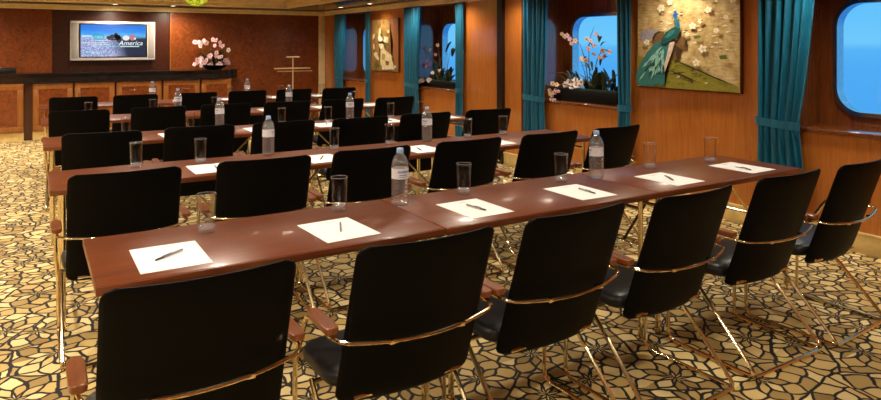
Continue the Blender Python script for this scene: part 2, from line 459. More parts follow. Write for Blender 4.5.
# mouldings under the soffit, soffit, coffer
def moulding(name, a, b, horiz):
    m = MB()
    if horiz:
        m.bb(a, b, BY - .10, BY, MZ0, MZ1 - .03, .012, 3); m.bb(a, b, BY - .14, BY, MZ1 - .035, MZ1, .012, 3)
    else:
        m.bb(WX - .05, WX, a, b, MZ0, MZ1 - .03, .012, 3); m.bb(WX - .09, WX, a, b, MZ1 - .035, MZ1, .012, 3)
    return struct(m.build(name, M['gold_paint']))
moulding('trim_11', XL, WX, True)
moulding('trim_12', YF, BY - .14, False)
CX, CY = 4.10, 12.20
sf = MB()
sf.bb(XL, RX + .3, CY, BY + .1, MZ1 + .005, MZ1 + .03); sf.bb(CX, RX + .3, YF, CY, MZ1 + .005, MZ1 + .03)
struct(sf.build('trim_13', M['navy_ceiling'], smooth=False))
cv = MB()
for (z0, z1, d) in ((MZ1 + .0, MZ1 + .06, .02), (MZ1 + .06, MZ1 + .13, .06), (MZ1 + .13, CZ, .12)):
    cv.bb(XL, CX, CY - d, CY + .03, z0, z1, .012, 3); cv.bb(CX - d, CX + .03, YF, CY, z0, z1, .012, 3)
struct(cv.build('trim_14', M['gold_paint']))
struct(MB().bb(XL, RX + .3, YF, BY + .1, CZ, CZ + .1).build('ceiling', M['ceiling_cream'], smooth=False))

# ------------------------------------------------------------------ downlights
def downlight(x, y, z, watts, label, group, size, blend=.6, tilt=None, r=.045):
    t = thing('downlight', label, 'ceiling light', (x, y, z), 0, group)
    MB().lathe([(r * .95, -.004), (r * 1.35, -.006), (r * 1.35, 0), (r * .95, 0)], n=20, cap0=False, cap1=False).build('ring', M['gold_paint'], t)
    MB().lathe([(r * .95, -.003), (r * .6, -.0035)], n=20, cap0=False).build('lens', M['lens'], t)
    ld = bpy.data.lights.new('downlight_lamp', 'SPOT'); ld.energy = watts; ld.color = WARM
    ld.spot_size = R(size); ld.spot_blend = blend; ld.shadow_soft_size = .07
    lo = bpy.data.objects.new('downlight_lamp', ld); COL.objects.link(lo)
    lo.location = (0, 0, -.03); lo.parent = t
    if tilt: lo.rotation_euler = tilt
    return t
for i, y in enumerate((11.3, 10.08, 8.83, 7.6, 6.35, 5.35, 4.0, 2.7, 1.4)):
    lab = ('recessed downlight in dark soffit nearest the gold corner', 'second recessed downlight from corner in dark soffit')[i] if i < 2 else 'recessed downlight in the soffit along the window wall'
    downlight(4.80, y, MZ1 + .005, WASH_W, lab, None if i < 2 else 'soffit downlights along the windows', 160, 1, (0, R(8), 0))
for i, x in enumerate((-1.2, 1.2, 2.12)):
    lab = 'small bright downlight in soffit just right of the television' if x == 2.12 else 'recessed downlight in the soffit along the television wall'
    downlight(x, 12.42, MZ1 + .005, WASH_W * 1.9, lab, None if x == 2.12 else 'soffit downlights above the counter', 160, 1, (R(8), 0, 0))
for x in (-2.7, -.9, .9, 2.7):  # unseen lamps added to brighten the tables and floor
    for y in (-1.2, .6, 2.4, 4.2, 6.0, 7.8, 9.6, 11.2):
        downlight(x, y, CZ, SPOT_W * (1.45 if x < 0 else 1 if y > 3 else .62), 'round downlight added unseen in the middle of the ceiling', 'added ceiling downlights over the tables', 165, 1, None, .06)

# lime green glass bowl lamp
def lime_mat():
    t = NT('lime_glass'); b = t.b
    v = t.node('ShaderNodeTexVoronoi', feature='DISTANCE_TO_EDGE'); v.inputs['Scale'].default_value = 13
    t.link(t.coords(), v.inputs['Vector'])
    c = t.ramp(v.outputs['Distance'], [(.02, lin(120, 140, 10)), (.12, lin(176, 200, 14)), (.35, lin(216, 216, 96))])
    t.link(c, b.inputs['Base Color']); t.link(c, b.inputs['Emission Color']); b.inputs['Emission Strength'].default_value = .75
    return t.m
t = thing('bowl_lamp', 'lime green patterned glass bowl lamp on the ceiling', 'ceiling light', (2.22, 11.0, CZ))
MB().lathe([(.20, 0), (.205, -.08), (.19, -.16), (.15, -.22), (.08, -.265), (.02, -.28)], n=28).build('glass_bowl', lime_mat(), t)
MB().lathe([(.08, -.02), (.215, -.02), (.215, 0), (.08, 0)], n=28).build('rim', M['brass'], t)

# ------------------------------------------------------------------ tables
ROWY = [2.324, 3.99, 5.71, 7.42, 9.26]
ROWX = [.168, .08, .075, .08, .08]
ROWN = ['front row', 'second row', 'third row', 'fourth row', 'back row']
TL, TD, TH = 1.28, .60, .75
def make_table():
    t = thing('conference_table', 'x', 'table')
    MB().bb(.002, TL - .002, 0, TD, TH - .028, TH, .003).build('tabletop', M['table_wood'], t)
    eb = MB(); eb.bb(.002, TL - .002, -.006, .0, TH - .030, TH - .002, .002); eb.bb(.002, TL - .002, TD, TD + .006, TH - .030, TH - .002, .002)
    eb.build('edge_band', M['edge_wood'], t)
    for x in (.065, TL - .065):
        for y in (.06, TD - .06):
            m = MB(); m.tube([(x, y, TH - .03), (x, y, .012)], .0125, 8)
            m.lathe([(.02, 0), (.02, .012), (.014, .014)], (x, y, 0), 10)
            m.build('leg', M['brass'], t)
        MB().tube([(x, .06, .14), (x, TD - .06, .14)], .01, 8).build('stretcher', M['brass'], t)
        MB().tube([(x, .06, .66), (x, TD - .06, .66)], .01, 8).build('top_rail', M['brass'], t)
        sgn = 1 if x < .5 else -1
        MB().tube([(x, TD / 2, .42), (x + sgn * .30, TD / 2, TH - .03)], .008, 8).tube([(x, .06, .42), (x, TD - .06, .42)], .008, 8).build('brace', M['brass'], t)
    return t
POSN = ['left', 'middle', 'right']
table0 = make_table(); first = True
for r in range(5):
    for k in range(3):
        where = {0: 'left end', 1: 'middle', 2: 'window end'}[k]
        lab = 'brass legged mahogany table, %s of the %s' % (where, ROWN[r] + (' of tables' if r in (0, 4) else ' of tables from camera'))
        loc = (ROWX[r] + k * TL, ROWY[r], 0)
        if first: o = table0; o.location = loc; o['label'] = lab; first = False; KIDS[o.name] = [x for x in COL.objects if x.parent == o]
        else: o = dup(table0, loc, 0, lab)
        o['group'] = 'conference tables in rows'

# ------------------------------------------------------------------ chairs
def make_chair():
    t = thing('conference_chair', 'x', 'chair')
    W, Z0, Z1, T = .249, .365, .905, .032
    def back(side):
        def f(u, v):
            z = Z0 + (Z1 - Z0) * v
            rr = .035; dz = min(z - Z0, Z1 - z)
            hw = W - (rr - math.sqrt(max(0, rr * rr - (rr - dz) ** 2)) if dz < rr else 0)
            # rounder ends of the parameter range so the rim turns over softly
            s = (2 * u - 1); x = hw * s
            y = -.02 + (.905 - z) * .335 - .042 * (1 - (x / W) ** 2) + .026
            e = max(abs(s), abs(2 * v - 1)); th = T * (1 - e ** 10 * .72)
            crown = .022 * (1 - s * s) * (1 if v > .999 else 0)
            return (x, y + side * th / 2, z - 0 * crown)
        return f
    m = MB(); nu, nv = 20, 22
    # denser rows at the ends
    wv = lambda v: .5 - .5 * math.cos(PI * v)
    A = m.grid(lambda u, v: back(-1)(wv(u) * .5 + u * .5, wv(v) * .6 + v * .4), nu, nv)
    B = m.grid(lambda u, v: back(1)(wv(u) * .5 + u * .5, wv(v) * .6 + v * .4), nu, nv)
    rim = [(i, 0) for i in range(nu)] + [(nu, j) for j in range(nv)] + [(i, nv) for i in range(nu, 0, -1)] + [(0, j) for j in range(nv, 0, -1)]
    for (a, b) in zip(rim, rim[1:] + rim[:1]):
        m.bm.faces.new((A[a[0]][a[1]], A[b[0]][b[1]], B[b[0]][b[1]], B[a[0]][a[1]]))
    m.build('backrest', M['leather'], t, angle=80)
    # seat cushion: superellipse loaf, soft front roll
    def seat(u, v):
        a = 2 * PI * u; ph = PI * (v - .5)
        se = lambda c, p: math.copysign(abs(c) ** p, c)
        cx, sx_ = se(math.cos(a), .35), se(math.sin(a), .35)
        k = se(math.cos(ph), .5)
        return (.262 * cx * k, .345 + .165 * sx_ * k, .425 + .045 * se(math.sin(ph), .7) - .012 * max(0, sx_ * k) ** 3)
    m = MB(); m.grid(seat, 40, 12, True); bmesh.ops.remove_doubles(m.bm, verts=m.bm.verts[:], dist=.0005)
    m.build('seat', M['leather_seat'], t, angle=80)
    # brass band round the back
    pts = [(-.288, .16, .612), (-.288, .10, .611), (-.279, .072, .609)]
    for k in range(-8, 9): x = .255 * k / 8; pts.append((x, .012 + .042 * (x / .255) ** 2, .605 - .012 * (1 - (x / .255) ** 2)))
    pts += [(.279, .072, .609), (.288, .10, .611), (.288, .16, .612)]
    bnd = MB().tube(pts, .0062, 8).build('back_band', M['brass'], t)
    for sx in (-1, 1):
        b = MB(); b.box((sx * .12, .0235, .5945), (.034, .014, .015), -sx * .16, .003).box((sx * .12, .032, .5945), (.02, .02, .009), -sx * .16, .002)
        b.build('bracket', M['brass'], bnd)
    for sx in (-1, 1):
        m = MB(); n = 10
        def pad(u, v):
            a = 2 * PI * u; se = lambda c, p: math.copysign(abs(c) ** p, c)
            k = 1 if v > .05 and v < .95 else .86
            return (sx * .288 + .023 * se(math.cos(a), .45) * k, .188 + .092 * se(math.sin(a), .3) * (1 if k == 1 else .97), .622 + .022 * v)
        g = m.grid(pad, 28, 6, True)
        m.bm.faces.new([c[0] for c in g][::-1]); m.bm.faces.new([c[-1] for c in g])
        m.build('armrest', M['arm_wood'], t)
        path = fillet([(sx * .288, .12, .612), (sx * .288, .325, .612), (sx * .282, .455, .40), (sx * .272, .49, .30), (sx * .268, .49, .0115), (sx * .268, .0, .0115), (sx * .262, .355, .375)], .05, 6)
        # inner return tube under the seat
        MB().tube(path, .0092, 8).build('side_frame', M['brass'], t)
    MB().tube([(-.262, .015, .0115), (.262, .015, .0115)], .0095, 8).build('floor_bar', M['brass'], t)
    MB().tube([(-.262, .345, .368), (.262, .345, .368)], .0095, 8).tube([(-.2, .15, .385), (.2, .15, .385)], .009, 8).build('seat_rail', M['brass'], t)
    return t
CH = [
 [(.39, 1.81, 0), (1.068, 1.795, 0), (1.70, 1.80, 2), (2.335, 1.785, 2), (3.03, 1.80, 0), (3.67, 1.795, 3)],
 [(.39, 3.49, 0), (1.06, 3.49, -3), (1.70, 3.51, 0), (2.38, 3.51, 0), (3.04, 3.50, 0), (3.68, 3.505, 2)],
 [(.42, 5.12, -4), (1.07, 5.14, -3), (1.70, 5.11, -2), (2.335, 5.06, -3), (2.98, 5.09, -3), (3.66, 5.09, -3)],
 [(.38, 6.95, -3), (1.06, 6.95, -2), (1.70, 6.95, -3), (2.325, 6.89, -3), (2.965, 6.89, 0), (3.59, 6.84, 0)],
 [(.42, 8.79, -2), (1.08, 8.79, 0), (1.79, 8.79, 2), (2.43, 8.79, 0), (3.06, 8.78, 0), (3.695, 8.73, 0)]]
ORD = ['first', 'second', 'third', 'fourth', 'fifth', 'sixth']
ROWC = ['in the front row nearest the camera', 'in the second row from the camera', 'in the third, middle row', 'in the fourth row from the camera', 'in the back row by the counter']
chair0 = make_chair(); first = True
for r in range(5):
    for k, (x, y, a) in enumerate(CH[r]):
        lab = 'black leather chair, %s from left %s' % (ORD[k], ROWC[r])
        if k == 5: lab = 'black leather chair at the window end %s' % ROWC[r]
        if first: o = chair0; o.location = (x, y, 0); o.rotation_euler.z = R(a); o['label'] = lab; first = False; KIDS[o.name] = [q for q in COL.objects if q.parent == o]
        else: o = dup(chair0, (x, y, 0), R(a), lab)
        o['group'] = 'black conference chairs'

# ------------------------------------------------------------------ things on the tables
def make_glass():
    t = MB(); H = .155
    t.lathe([(.0336, .028), (.0384, H - .004), (.0372, H - .004), (.0325, .028), (.0336, .028)], n=28, cap0=False, cap1=False)
    t.mi = 1
    t.lathe([(.0384, H - .0038), (.0388, H - .002), (.0380, H), (.0370, H - .002), (.0372, H - .0038), (.0384, H - .0038)], n=28, cap0=False, cap1=False)
    t.lathe([(.0, 0), (.031, 0), (.0325, .003), (.0336, .0278), (.031, .0278), (.027, .019), (.0, .016)], n=28, cap0=False, cap1=False)
    bmesh.ops.remove_doubles(t.bm, verts=t.bm.verts[:], dist=.0001)
    return tag(t.build('drinking_glass', [M['glass'], M['glass_base']], angle=50), 'x', 'glass', 'drinking glasses')
def make_bottle():
    t = thing('water_bottle', 'x', 'bottle', group='water bottles')
    prof = [(0, .004), (.024, 0), (.034, .002), (.040, .010), (.0415, .02)]
    for k in range(5): z = .03 + k * .017; prof += [(.0415, z), (.0385, z + .006), (.0415, z + .012)]
    prof += [(.0415, .122), (.0395, .126), (.0395, .178), (.0415, .182), (.0412, .19), (.036, .210), (.027, .228), (.0175, .240), (.0145, .246), (.0145, .252), (0, .252)]
    m = MB(); m.lathe(prof, n=28, cap0=False, cap1=False); bmesh.ops.remove_doubles(m.bm, verts=m.bm.verts[:], dist=.0001)
    m.build('bottle_body', M['bottle'], t, angle=60)
    m = MB(); m.lathe([(.0402, .128), (.0402, .176)], n=28, cap0=False, cap1=False)
    m.mi = 1
    for a0, a1, z0, z1 in ((-150, -60, .156, .166), (-140, -80, .144, .149), (-145, -70, .136, .139), (30, 110, .154, .166), (40, 100, .140, .146)):
        m.grid(lambda u, v: (.0405 * math.cos(R(a0 + (a1 - a0) * u)), .0405 * math.sin(R(a0 + (a1 - a0) * u)), z0 + (z1 - z0) * v), 6, 1)
    m.build('label_sleeve', [M['label_white'], M['label_ink']], t)
    m = MB(); m.lathe([(.0, .268), (.0145, .268), (.016, .266), (.016, .2535), (.0, .2535)], n=20, cap0=False, cap1=False)
    m.lathe([(.0175, .2475), (.0175, .251), (.0145, .251), (.0145, .2475)], n=20, cap0=False, cap1=False)
    m.build('cap', M['cap_blue'], t)
    return t
def make_paper():
    m = MB(); m.bb(-.115, .115, -.15, .15, 0, .0015); m.mi = 1
    m.bb(-.03, .04, .118, .122, .0015, .0018); m.bb(-.01, .025, .108, .111, .0015, .0018)
    return tag(m.build('notepaper', [M['paper'], M['ink']], smooth=False), 'x', 'paper', 'sheets of notepaper')
def make_pen():
    t = thing('pen', 'x', 'pen', group='pens on the notepaper')
    MB().tube([(0, -.03, .0056), (0, .062, .0056)], [.0042, .0040], 8).build('barrel', M['pen_grey'], t)
    MB().tube([(0, -.07, .0056), (0, -.064, .0056), (0, -.03, .0056)], [.0015, .0035, .0044], 8).box((.0, -.012, .0105), (.0022, .04, .0016)).build('tip', M['pen_black'], t)
    return t
glass0, bottle0, paper0, pen0 = make_glass(), make_bottle(), make_paper(), make_pen()
for q in (glass0, bottle0, paper0, pen0): KIDS[q.name] = [x for x in COL.objects if x.parent == q]
used = set()
def put(o, loc, rz, lab):
    if o.name in used: return dup(o, loc, rz, lab)
    used.add(o.name); o.location = loc; o.rotation_euler = (0, 0, rz); o['label'] = lab; return o
ROWT = ['on the front table row', 'on the second table row', 'on the third table row', 'on the fourth table row', 'on the back table row']
GL = [
 [(.60, 2.775), (1.19, 2.82), (1.86, 2.81), (2.48, 2.78), (3.21, 2.80), (3.72, 2.755)],
 [(.55, 4.47), (.92, 4.43), (1.86, 4.50), (2.31, 4.50), (3.02, 4.51), (3.38, 4.51)],
 [(.67, 6.08), (1.20, 6.20), (2.03, 6.20), (2.45, 6.08), (3.16, 6.14), (3.5, 6.12)],
 [(.51, 7.87), (1.14, 7.93), (1.8, 7.9), (2.42, 7.88), (2.97, 7.85), (3.55, 7.9)],
 [(.55, 9.68), (1.15, 9.7), (1.82, 9.68), (2.42, 9.7), (3.15, 9.66), (3.80, 9.68)]]
BT = [[(1.475, 2.77), (2.72, 2.755)], [(1.38, 4.50), (2.64, 4.51)], [(1.46, 6.22), (2.74, 6.22)], [(1.39, 7.85), (2.67, 7.88)], [(1.38, 9.62), (2.65, 9.64)]]
PX = [
 [(.42, 2.525, 0), (1.065, 2.535, 3), (1.74, 2.54, 1), (2.39, 2.54, -1), (3.05, 2.525, 1), (3.71, 2.525, 1)],
 [(.42, 4.20, 2), (.93, 4.20, 0), (1.64, 4.18, 1), (2.40, 4.19, 2), (3.05, 4.2, 0), (3.65, 4.2, -2)],
 [(.42, 5.93, 0), (1.03, 5.92, 2), (1.74, 5.93, 0), (2.36, 5.93, 2), (3.02, 5.93, 0), (3.68, 5.93, 1)],
 [(.42, 7.64, 0), (1.06, 7.64, 1), (1.74, 7.64, 2), (2.36, 7.64, 0), (3.02, 7.64, 0), (3.66, 7.64, 0)],
 [(.42, 9.44, 0), (1.06, 9.44, 0), (1.74, 9.44, 0), (2.36, 9.44, 0), (3.02, 9.44, 0), (3.66, 9.44, 0)]]
PEN = [(.0, .0, -52), (.015, .01, -22), (.0, -.01, 8), (.03, -.02, -5), (.0, .0, -30), (-.03, -.03, -15)]
for r in range(5):
    for k, (x, y) in enumerate(GL[r]):
        put(glass0, (x, y, TH), k * .6, 'tall clear glass tumbler, %s from the left %s' % (ORD[k], ROWT[r]))
    for k, (x, y) in enumerate(BT[r]):
        put(bottle0, (x, y, TH), .3 + k + r, '%s clear water bottle with white label %s' % (('left hand', 'right hand')[k], ROWT[r]))
    for k, (x, y, a) in enumerate(PX[r]):
        put(paper0, (x, y, TH), R(a), 'white notepaper sheet, %s from the left %s' % (ORD[k], ROWT[r]))
        if r < 3:
            dx, dy, pa = PEN[(k + r * 2) % 6] if r else PEN[k]
            put(pen0, (x + dx, y + dy, TH + .0016), R(pa), 'dark pen lying on the %s notepaper from left %s' % (ORD[k], ROWT[r]))

# ------------------------------------------------------------------ television
t = thing('television', 'silver framed flat television on the dark burl recess', 'television', (1.215, BY - .10, 1.575))
m = MB(); m.bb(-.66, .66, -.035, .10, -.335, .335, .012, 3)
m.build('casing', M['silver'], t)
m = MB(); m.bb(-.53, .53, -.041, -.034, -.285, .295, .003); m.build('bezel', M['black'], t)
for sx in (-1, 1): MB().bb(sx * .545, sx * .64, -.040, -.03, -.30, .30, .004).build('speaker', simple('speaker_grille', lin(150, 144, 138), .6, var=.2, nscale=200), t)
def screen_mat():
    t_ = NT('lit_screen'); nn = t_
    tc = nn.coords(); sx = nn.node('ShaderNodeSeparateXYZ'); nn.link(tc, sx.inputs[0])
    zz = nn.math('ADD', nn.math('MULTIPLY', sx.outputs[2], 1 / .56), .5)
    streak = nn.noise(nn.coords((1.2, 1, 9)), 4, 4)
    speck = nn.noise(nn.coords((6, 1, 9)), 9, 3, .7)
    sky = nn.ramp(nn.math('ADD', zz, nn.math('MULTIPLY', nn.math('SUBTRACT', streak, .5), .25)), [(.55, lin(120, 190, 225)), (.72, lin(40, 140, 215)), (.85, lin(14, 110, 205)), (1, lin(10, 100, 200))])
    town = nn.ramp(speck, [(.3, lin(30, 80, 130)), (.45, lin(100, 135, 180)), (.56, lin(170, 160, 200)), (.7, lin(220, 225, 235))])
    water = nn.ramp(speck, [(.3, lin(3, 14, 34)), (.6, lin(6, 30, 62)), (.8, lin(16, 56, 96))])
    mx = nn.node('ShaderNodeMix', data_type='RGBA'); mr = nn.node('ShaderNodeMapRange'); mr.inputs[1].default_value = -.1; mr.inputs[2].default_value = .16
    nn.link(nn.math('ADD', sx.outputs[0], nn.math('MULTIPLY', sx.outputs[2], .25)), mr.inputs[0]); nn.link(mr.outputs[0], mx.inputs['Factor'])
    nn.link(town, mx.inputs['A']); nn.link(water, mx.inputs['B'])
    m2 = nn.node('ShaderNodeMix', data_type='RGBA'); mr2 = nn.node('ShaderNodeMapRange'); mr2.inputs[1].default_value = .55; mr2.inputs[2].default_value = .68
    nn.link(nn.math('ADD', zz, nn.math('MULTIPLY', nn.math('SUBTRACT', streak, .5), .15)), mr2.inputs[0]); nn.link(mr2.outputs[0], m2.inputs['Factor'])
    nn.link(mx.outputs['Result'], m2.inputs['A']); nn.link(sky, m2.inputs['B'])
    t_.b.inputs['Base Color'].default_value = (.01, .01, .01, 1); t_.b.inputs['Roughness'].default_value = .3
    nn.link(m2.outputs['Result'], t_.b.inputs['Emission Color']); t_.b.inputs['Emission Strength'].default_value = 1.35
    return t_.m
def lit(name, c, s=1): return simple(name, (.01, .01, .01), .4, emit=c, estr=s)
SW, SH = .505, .27
scr = MB().bb(-SW, SW, -.0425, -.040, -SH, SH + .005).build('screen', screen_mat(), t, smooth=False)
pic = MB()
Yp = -.0435
def quad(x0, x1, z0, z1, mi): pic.mi = mi; pic.bb(x0, x1, Yp, Yp + .0012, z0, z1)
quad(-.31, -.16, .02, .11, 0); quad(-.30, -.17, .035, .09, 1)
pic.mi = 2
def ell(cx, cz, rx, rz, mi, y=Yp, n=14): pic.mi = mi; pic.prism([(cx + rx * math.cos(2 * PI * k / n), y, cz + rz * math.sin(2 * PI * k / n)) for k in range(n)], (0, .0012, 0))
for (cx, cz, rx, rz) in ((-.08, .055, .035, .03), (-.03, .07, .035, .04), (.03, .09, .035, .05), (.055, .06, .05, .05), (.08, .03, .04, .06), (.0, .02, .1, .012)): ell(cx, cz, rx, rz, 2)
ell(.29, .06, .045, .055, 3); ell(.19, .05, .055, .045, 4); ell(.33, .04, .02, .02, 4)
for (x0, x1, z, h, mi) in ((-.48, -.1, -.04, .01, 4), (-.40, -.05, -.07, .008, 4), (-.35, .4, -.095, .007, 1), (.1, .40, -.105, .01, 4), (-.49, -.34, .07, .02, 4), (-.3, -.05, .005, .01, 4), (-.44, -.2, -.2, .012, 1)): quad(x0, x1, z, z + h, mi)
pic.build('picture_detail', [lit('screen_teal', lin(40, 150, 190)), lit('screen_cyan', lin(130, 225, 240)), lit('screen_dark', lin(18, 20, 26)), lit('screen_rose', lin(190, 120, 120)), lit('screen_white', lin(225, 235, 240))], scr, smooth=False)
fc = bpy.data.curves.new('screen_lettering', 'FONT'); fc.body = 'America'; fc.size = .112; fc.shear = .3; fc.extrude = .0006; fc.align_x = 'CENTER'
fo = bpy.data.objects.new('font_source', fc); COL.objects.link(fo); bpy.context.view_layer.update()
me = bpy.data.meshes.new_from_object(fo.evaluated_get(bpy.context.evaluated_depsgraph_get())); bpy.data.objects.remove(fo)
me.materials.clear(); me.materials.append(lit('screen_lettering', lin(240, 246, 250), 1.1))
lo = bpy.data.objects.new('lettering', me); COL.objects.link(lo); lo.parent = scr
lo.location = (.26, Yp - .0016, -.075); lo.rotation_euler = (R(90), 0, 0)

# ------------------------------------------------------------------ counter and cabinets
CF = 12.30
ct = MB(); xs = [XL + .02, 2.95]
outline = [(XL + .02, BY - .062), (XL + .02, CF)]
outline += [(2.75 + .52 * math.sin(a), CF + .29 - .33 * math.cos(a)) for a in [PI * k / 16 for k in range(0, 13)]]
outline += [(3.05, BY - .062)]
ct.prism([(x, y, .90) for x, y in outline], (0, 0, .13))
outline2 = [(x, y - (.03 if y < BY - .1 else 0)) for x, y in outline]
ct.prism([(x, y, 1.03) for x, y in outline2], (0, 0, .03))
tag(ct.build('countertop', M['marble'], angle=30), 'long dark stone countertop under the television with rounded right end', 'countertop')
CAB = [(-.86, -.10, -.05), (.02, .58, 0), (.60, 1.19, 0), (1.21, 1.92, 0), (1.94, 2.55, 0), (2.57, 3.10, .0)]
CABL = ['honey wood cabinet with burl door at far left of the counter', 'burl door cabinet just right of the dark gap under the counter', 'burl door cabinet below the left half of the television', 'burl door cabinet below the right half of the television', 'burl door cabinet below the counter, left of the orchids', 'burl door cabinet below the orchids at the counter end']
for (x0, x1, dy), lab in zip(CAB, CABL):
    c = thing('cabinet', lab, 'cabinet', ((x0 + x1) / 2, CF, 0), 0, 'cabinets under the counter'); h = (x1 - x0) / 2
    MB().bb(-h, h, .03 + dy, .50, .14, .898).build('body', M['light_wood'], c, smooth=False)
    MB().bb(-h + .0, h, .05 + dy, .48, 0, .14).build('plinth', M['gold_base'], c, smooth=False)
    d = MB()
    fr = .075
    for (a0, a1, b0, b1) in ((-h + .01, h - .01, .80, .885), (-h + .01, h - .01, .15, .23), (-h + .01, -h + fr + .01, .23, .80), (h - fr - .01, h - .01, .23, .80)):
        d.bb(a0, a1, .005 + dy, .03 + dy, b0, b1, .004)
    door = d.build('door', M['light_wood'], c)
    MB().bb(-h + fr + .01, h - fr - .01, .015 + dy, .03 + dy, .23, .80).build('burl_panel', M['burl'], door, smooth=False)
for x0, x1 in ((-.10, .02),):
    struct(MB().bb(x0, x1, CF + .10, CF + .2, 0, .898).build('trim_15', M['dark_wood'], smooth=False))
b = thing('box', 'small dark box on the left end of the counter', 'box', (-.36, 12.6, 1.06))
MB().bb(-.16, .16, -.08, .08, 0, .07, .006).build('body', M['black'], b); MB().bb(-.165, .165, -.085, .085, .07, .092, .006).build('lid', M['dark_wood'], b)

M['pale_brass'] = simple('pale_brass', lin(226, 196, 150), .35, .4)
# brass stand
s = thing('music_stand', 'slim brass stand with wide crossbars before the burl wall', 'stand', (4.21, 12.2, 0))
MB().tube([(0, 0, .02), (0, 0, 1.27)], .014, 10).build('pole', M['pale_brass'], s)
MB().box((0, -.0, 1.277), (.25, .045, .03), 0, .008).build('top_bar', M['pale_brass'], s)
MB().box((-.02, -.03, 1.065), (.70, .03, .022), 0, .006).build('crossbar', M['pale_brass'], s)
MB().box((.05, .03, 1.01), (.68, .03, .018), 0, .006).build('crossbar', M['pale_brass'], s)
MB().lathe([(.16, 0), (.16, .012), (.05, .024), (.014, .03)], n=24).build('base', M['pale_brass'], s)

# ------------------------------------------------------------------ curtains
def curtain(label, ya, yb, tie_a, tie_b, far, folds, amp=.03, x0=5.025):
    """ya > yb along the wall at the rail; the tie gathers between tie_a and tie_b"""
    t = thing('curtain', label, 'curtain', (x0, (ya + yb) / 2, 0), 0, 'teal curtains at the window bays')
    yc = (ya + yb) / 2; ZT, ZB, ZK = 2.088, .16, .87
    def f(u, v):
        z = ZB + (ZT - ZB) * v
        if z > ZK: k = ((z - ZK) / (ZT - ZK)); k = k ** .8
        else: k = min(1, (ZK - z) / .5) ** .7 * .45
        a = tie_a + (ya - tie_a) * k; b_ = tie_b + (yb - tie_b) * k
        y = a + (b_ - a) * u
        g = .45 + .55 * k
        ph = folds * 2 * PI * u + .5 * math.sin(5 * u + z)
        x = amp * g * math.cos(ph) + .006 * math.sin(17 * u + 3 * z)
        return (x, y - yc + .008 * math.sin(ph * .5 + 2 * z), z)
    m = MB(); m.grid(f, max(24, int(folds * 14)), 36)
    o = m.build('cloth', M['curtain'], t, angle=180)
    md = o.modifiers.new('thick', 'SOLIDIFY'); md.thickness = .004
    ca, cb = tie_a - yc, tie_b - yc
    m = MB()
    lp = [((amp * .75 + .012) * math.cos(a), (ca + cb) / 2 + (abs(ca - cb) / 2 + .015) * math.sin(a)) for a in [2 * PI * k / 28 for k in range(28)]]
    rr = [[m.bm.verts.new((x, y, ZK + dz + (.02 * (y - cb) / max(.05, ca - cb) if far else -.0))) for x, y in lp] for dz in (-.03, -.01, .015, .035)]
    for A, B in zip(rr, rr[1:]):
        for k in range(28): m.bm.faces.new((A[k], A[(k + 1) % 28], B[(k + 1) % 28], B[k]))
    m.build('tieback', M['curtain'], t, angle=180)
    return t
curtain('teal curtain right of the peacock painting, tied back beside the large window', 3.29, 2.78, 3.28, 2.94, True, 6.5, .034)
curtain('teal curtain beside the dark painted shadow strip, left of the orchid window', 6.32, 5.84, 6.30, 5.93, True, 5.5, .03)
curtain('narrow teal curtain between orchid window and peacock painting', 4.83, 4.61, 4.78, 4.63, False, 3.5, .022)
curtain('teal curtain right of the small blossom painting', 9.32, 8.74, 9.29, 8.86, True, 5.5, .03)
curtain('narrow teal curtain right of the farther orchid bay', 7.83, 7.63, 7.79, 7.65, False, 3, .02)
curtain('teal curtain beside the gold corner near the television wall', 12.14, 11.62, 12.12, 11.75, True, 5.5, .03)
curtain('narrow teal curtain left of the small blossom painting', 10.75, 10.57, 10.71, 10.58, False, 3, .02)

# ------------------------------------------------------------------ paintings
def paint(name): return lambda c, r=.5: simple(name, c, r, var=.18, nscale=40)
def painting(name, label, yl, yr, z0, z1, canvas, cols, shapes, frame_mat):
    t = thing(name, label, 'painting', (WX, (yl + yr) / 2, (z0 + z1) / 2)); W = yl - yr; H = z1 - z0
    fr = MB(); fr.bb(-.036, -.001, -W / 2 - .008, W / 2 + .008, -H / 2 - .008, H / 2 + .008)
    fr.build('frame', frame_mat, t, smooth=False)
    m = MB(); m.bb(-.042, -.034, -W / 2, W / 2, -H / 2, H / 2)
    for i, (ci, pts) in enumerate(shapes):
        m.mi = ci + 1; x = -.0422 - .00012 * (i + 1)
        m.poly([(x, W / 2 - s * W, -H / 2 + v * H) for s, v in pts])
    bmesh.ops.triangulate(m.bm, faces=[f for f in m.bm.faces if len(f.verts) > 4])
    return m.build('canvas', [canvas] + cols, t, smooth=False)
def pk(x, y):
    yb = 350 + 20 * (x - 33) / 404; return ((x - 33) / 404, (yb - y) / (yb + 28))
def P(*xy): return [pk(xy[i], xy[i + 1]) for i in range(0, len(xy), 2)]
rnd = random.Random(3)
def blob(cx, cy, r, n=9, sy=1.0): return [pk(cx + r * (1 + .35 * rnd.uniform(-1, 1)) * math.cos(2 * PI * k / n), cy + sy * r * (1 + .35 * rnd.uniform(-1, 1)) * math.sin(2 * PI * k / n)) for k in range(n)]
def petals(cx, cy, r):
    out = []; a0 = rnd.uniform(0, 1)
    for k in range(5):
        a = a0 + 2 * PI * k / 5; c, s_ = math.cos(a), math.sin(a)
        out.append([pk(cx, cy), pk(cx + r * (c * .6 - s_ * .38), cy + r * (s_ * .6 + c * .38)), pk(cx + r * c, cy + r * s_), pk(cx + r * (c * .6 + s_ * .38), cy + r * (s_ * .6 - c * .38))])
    return out
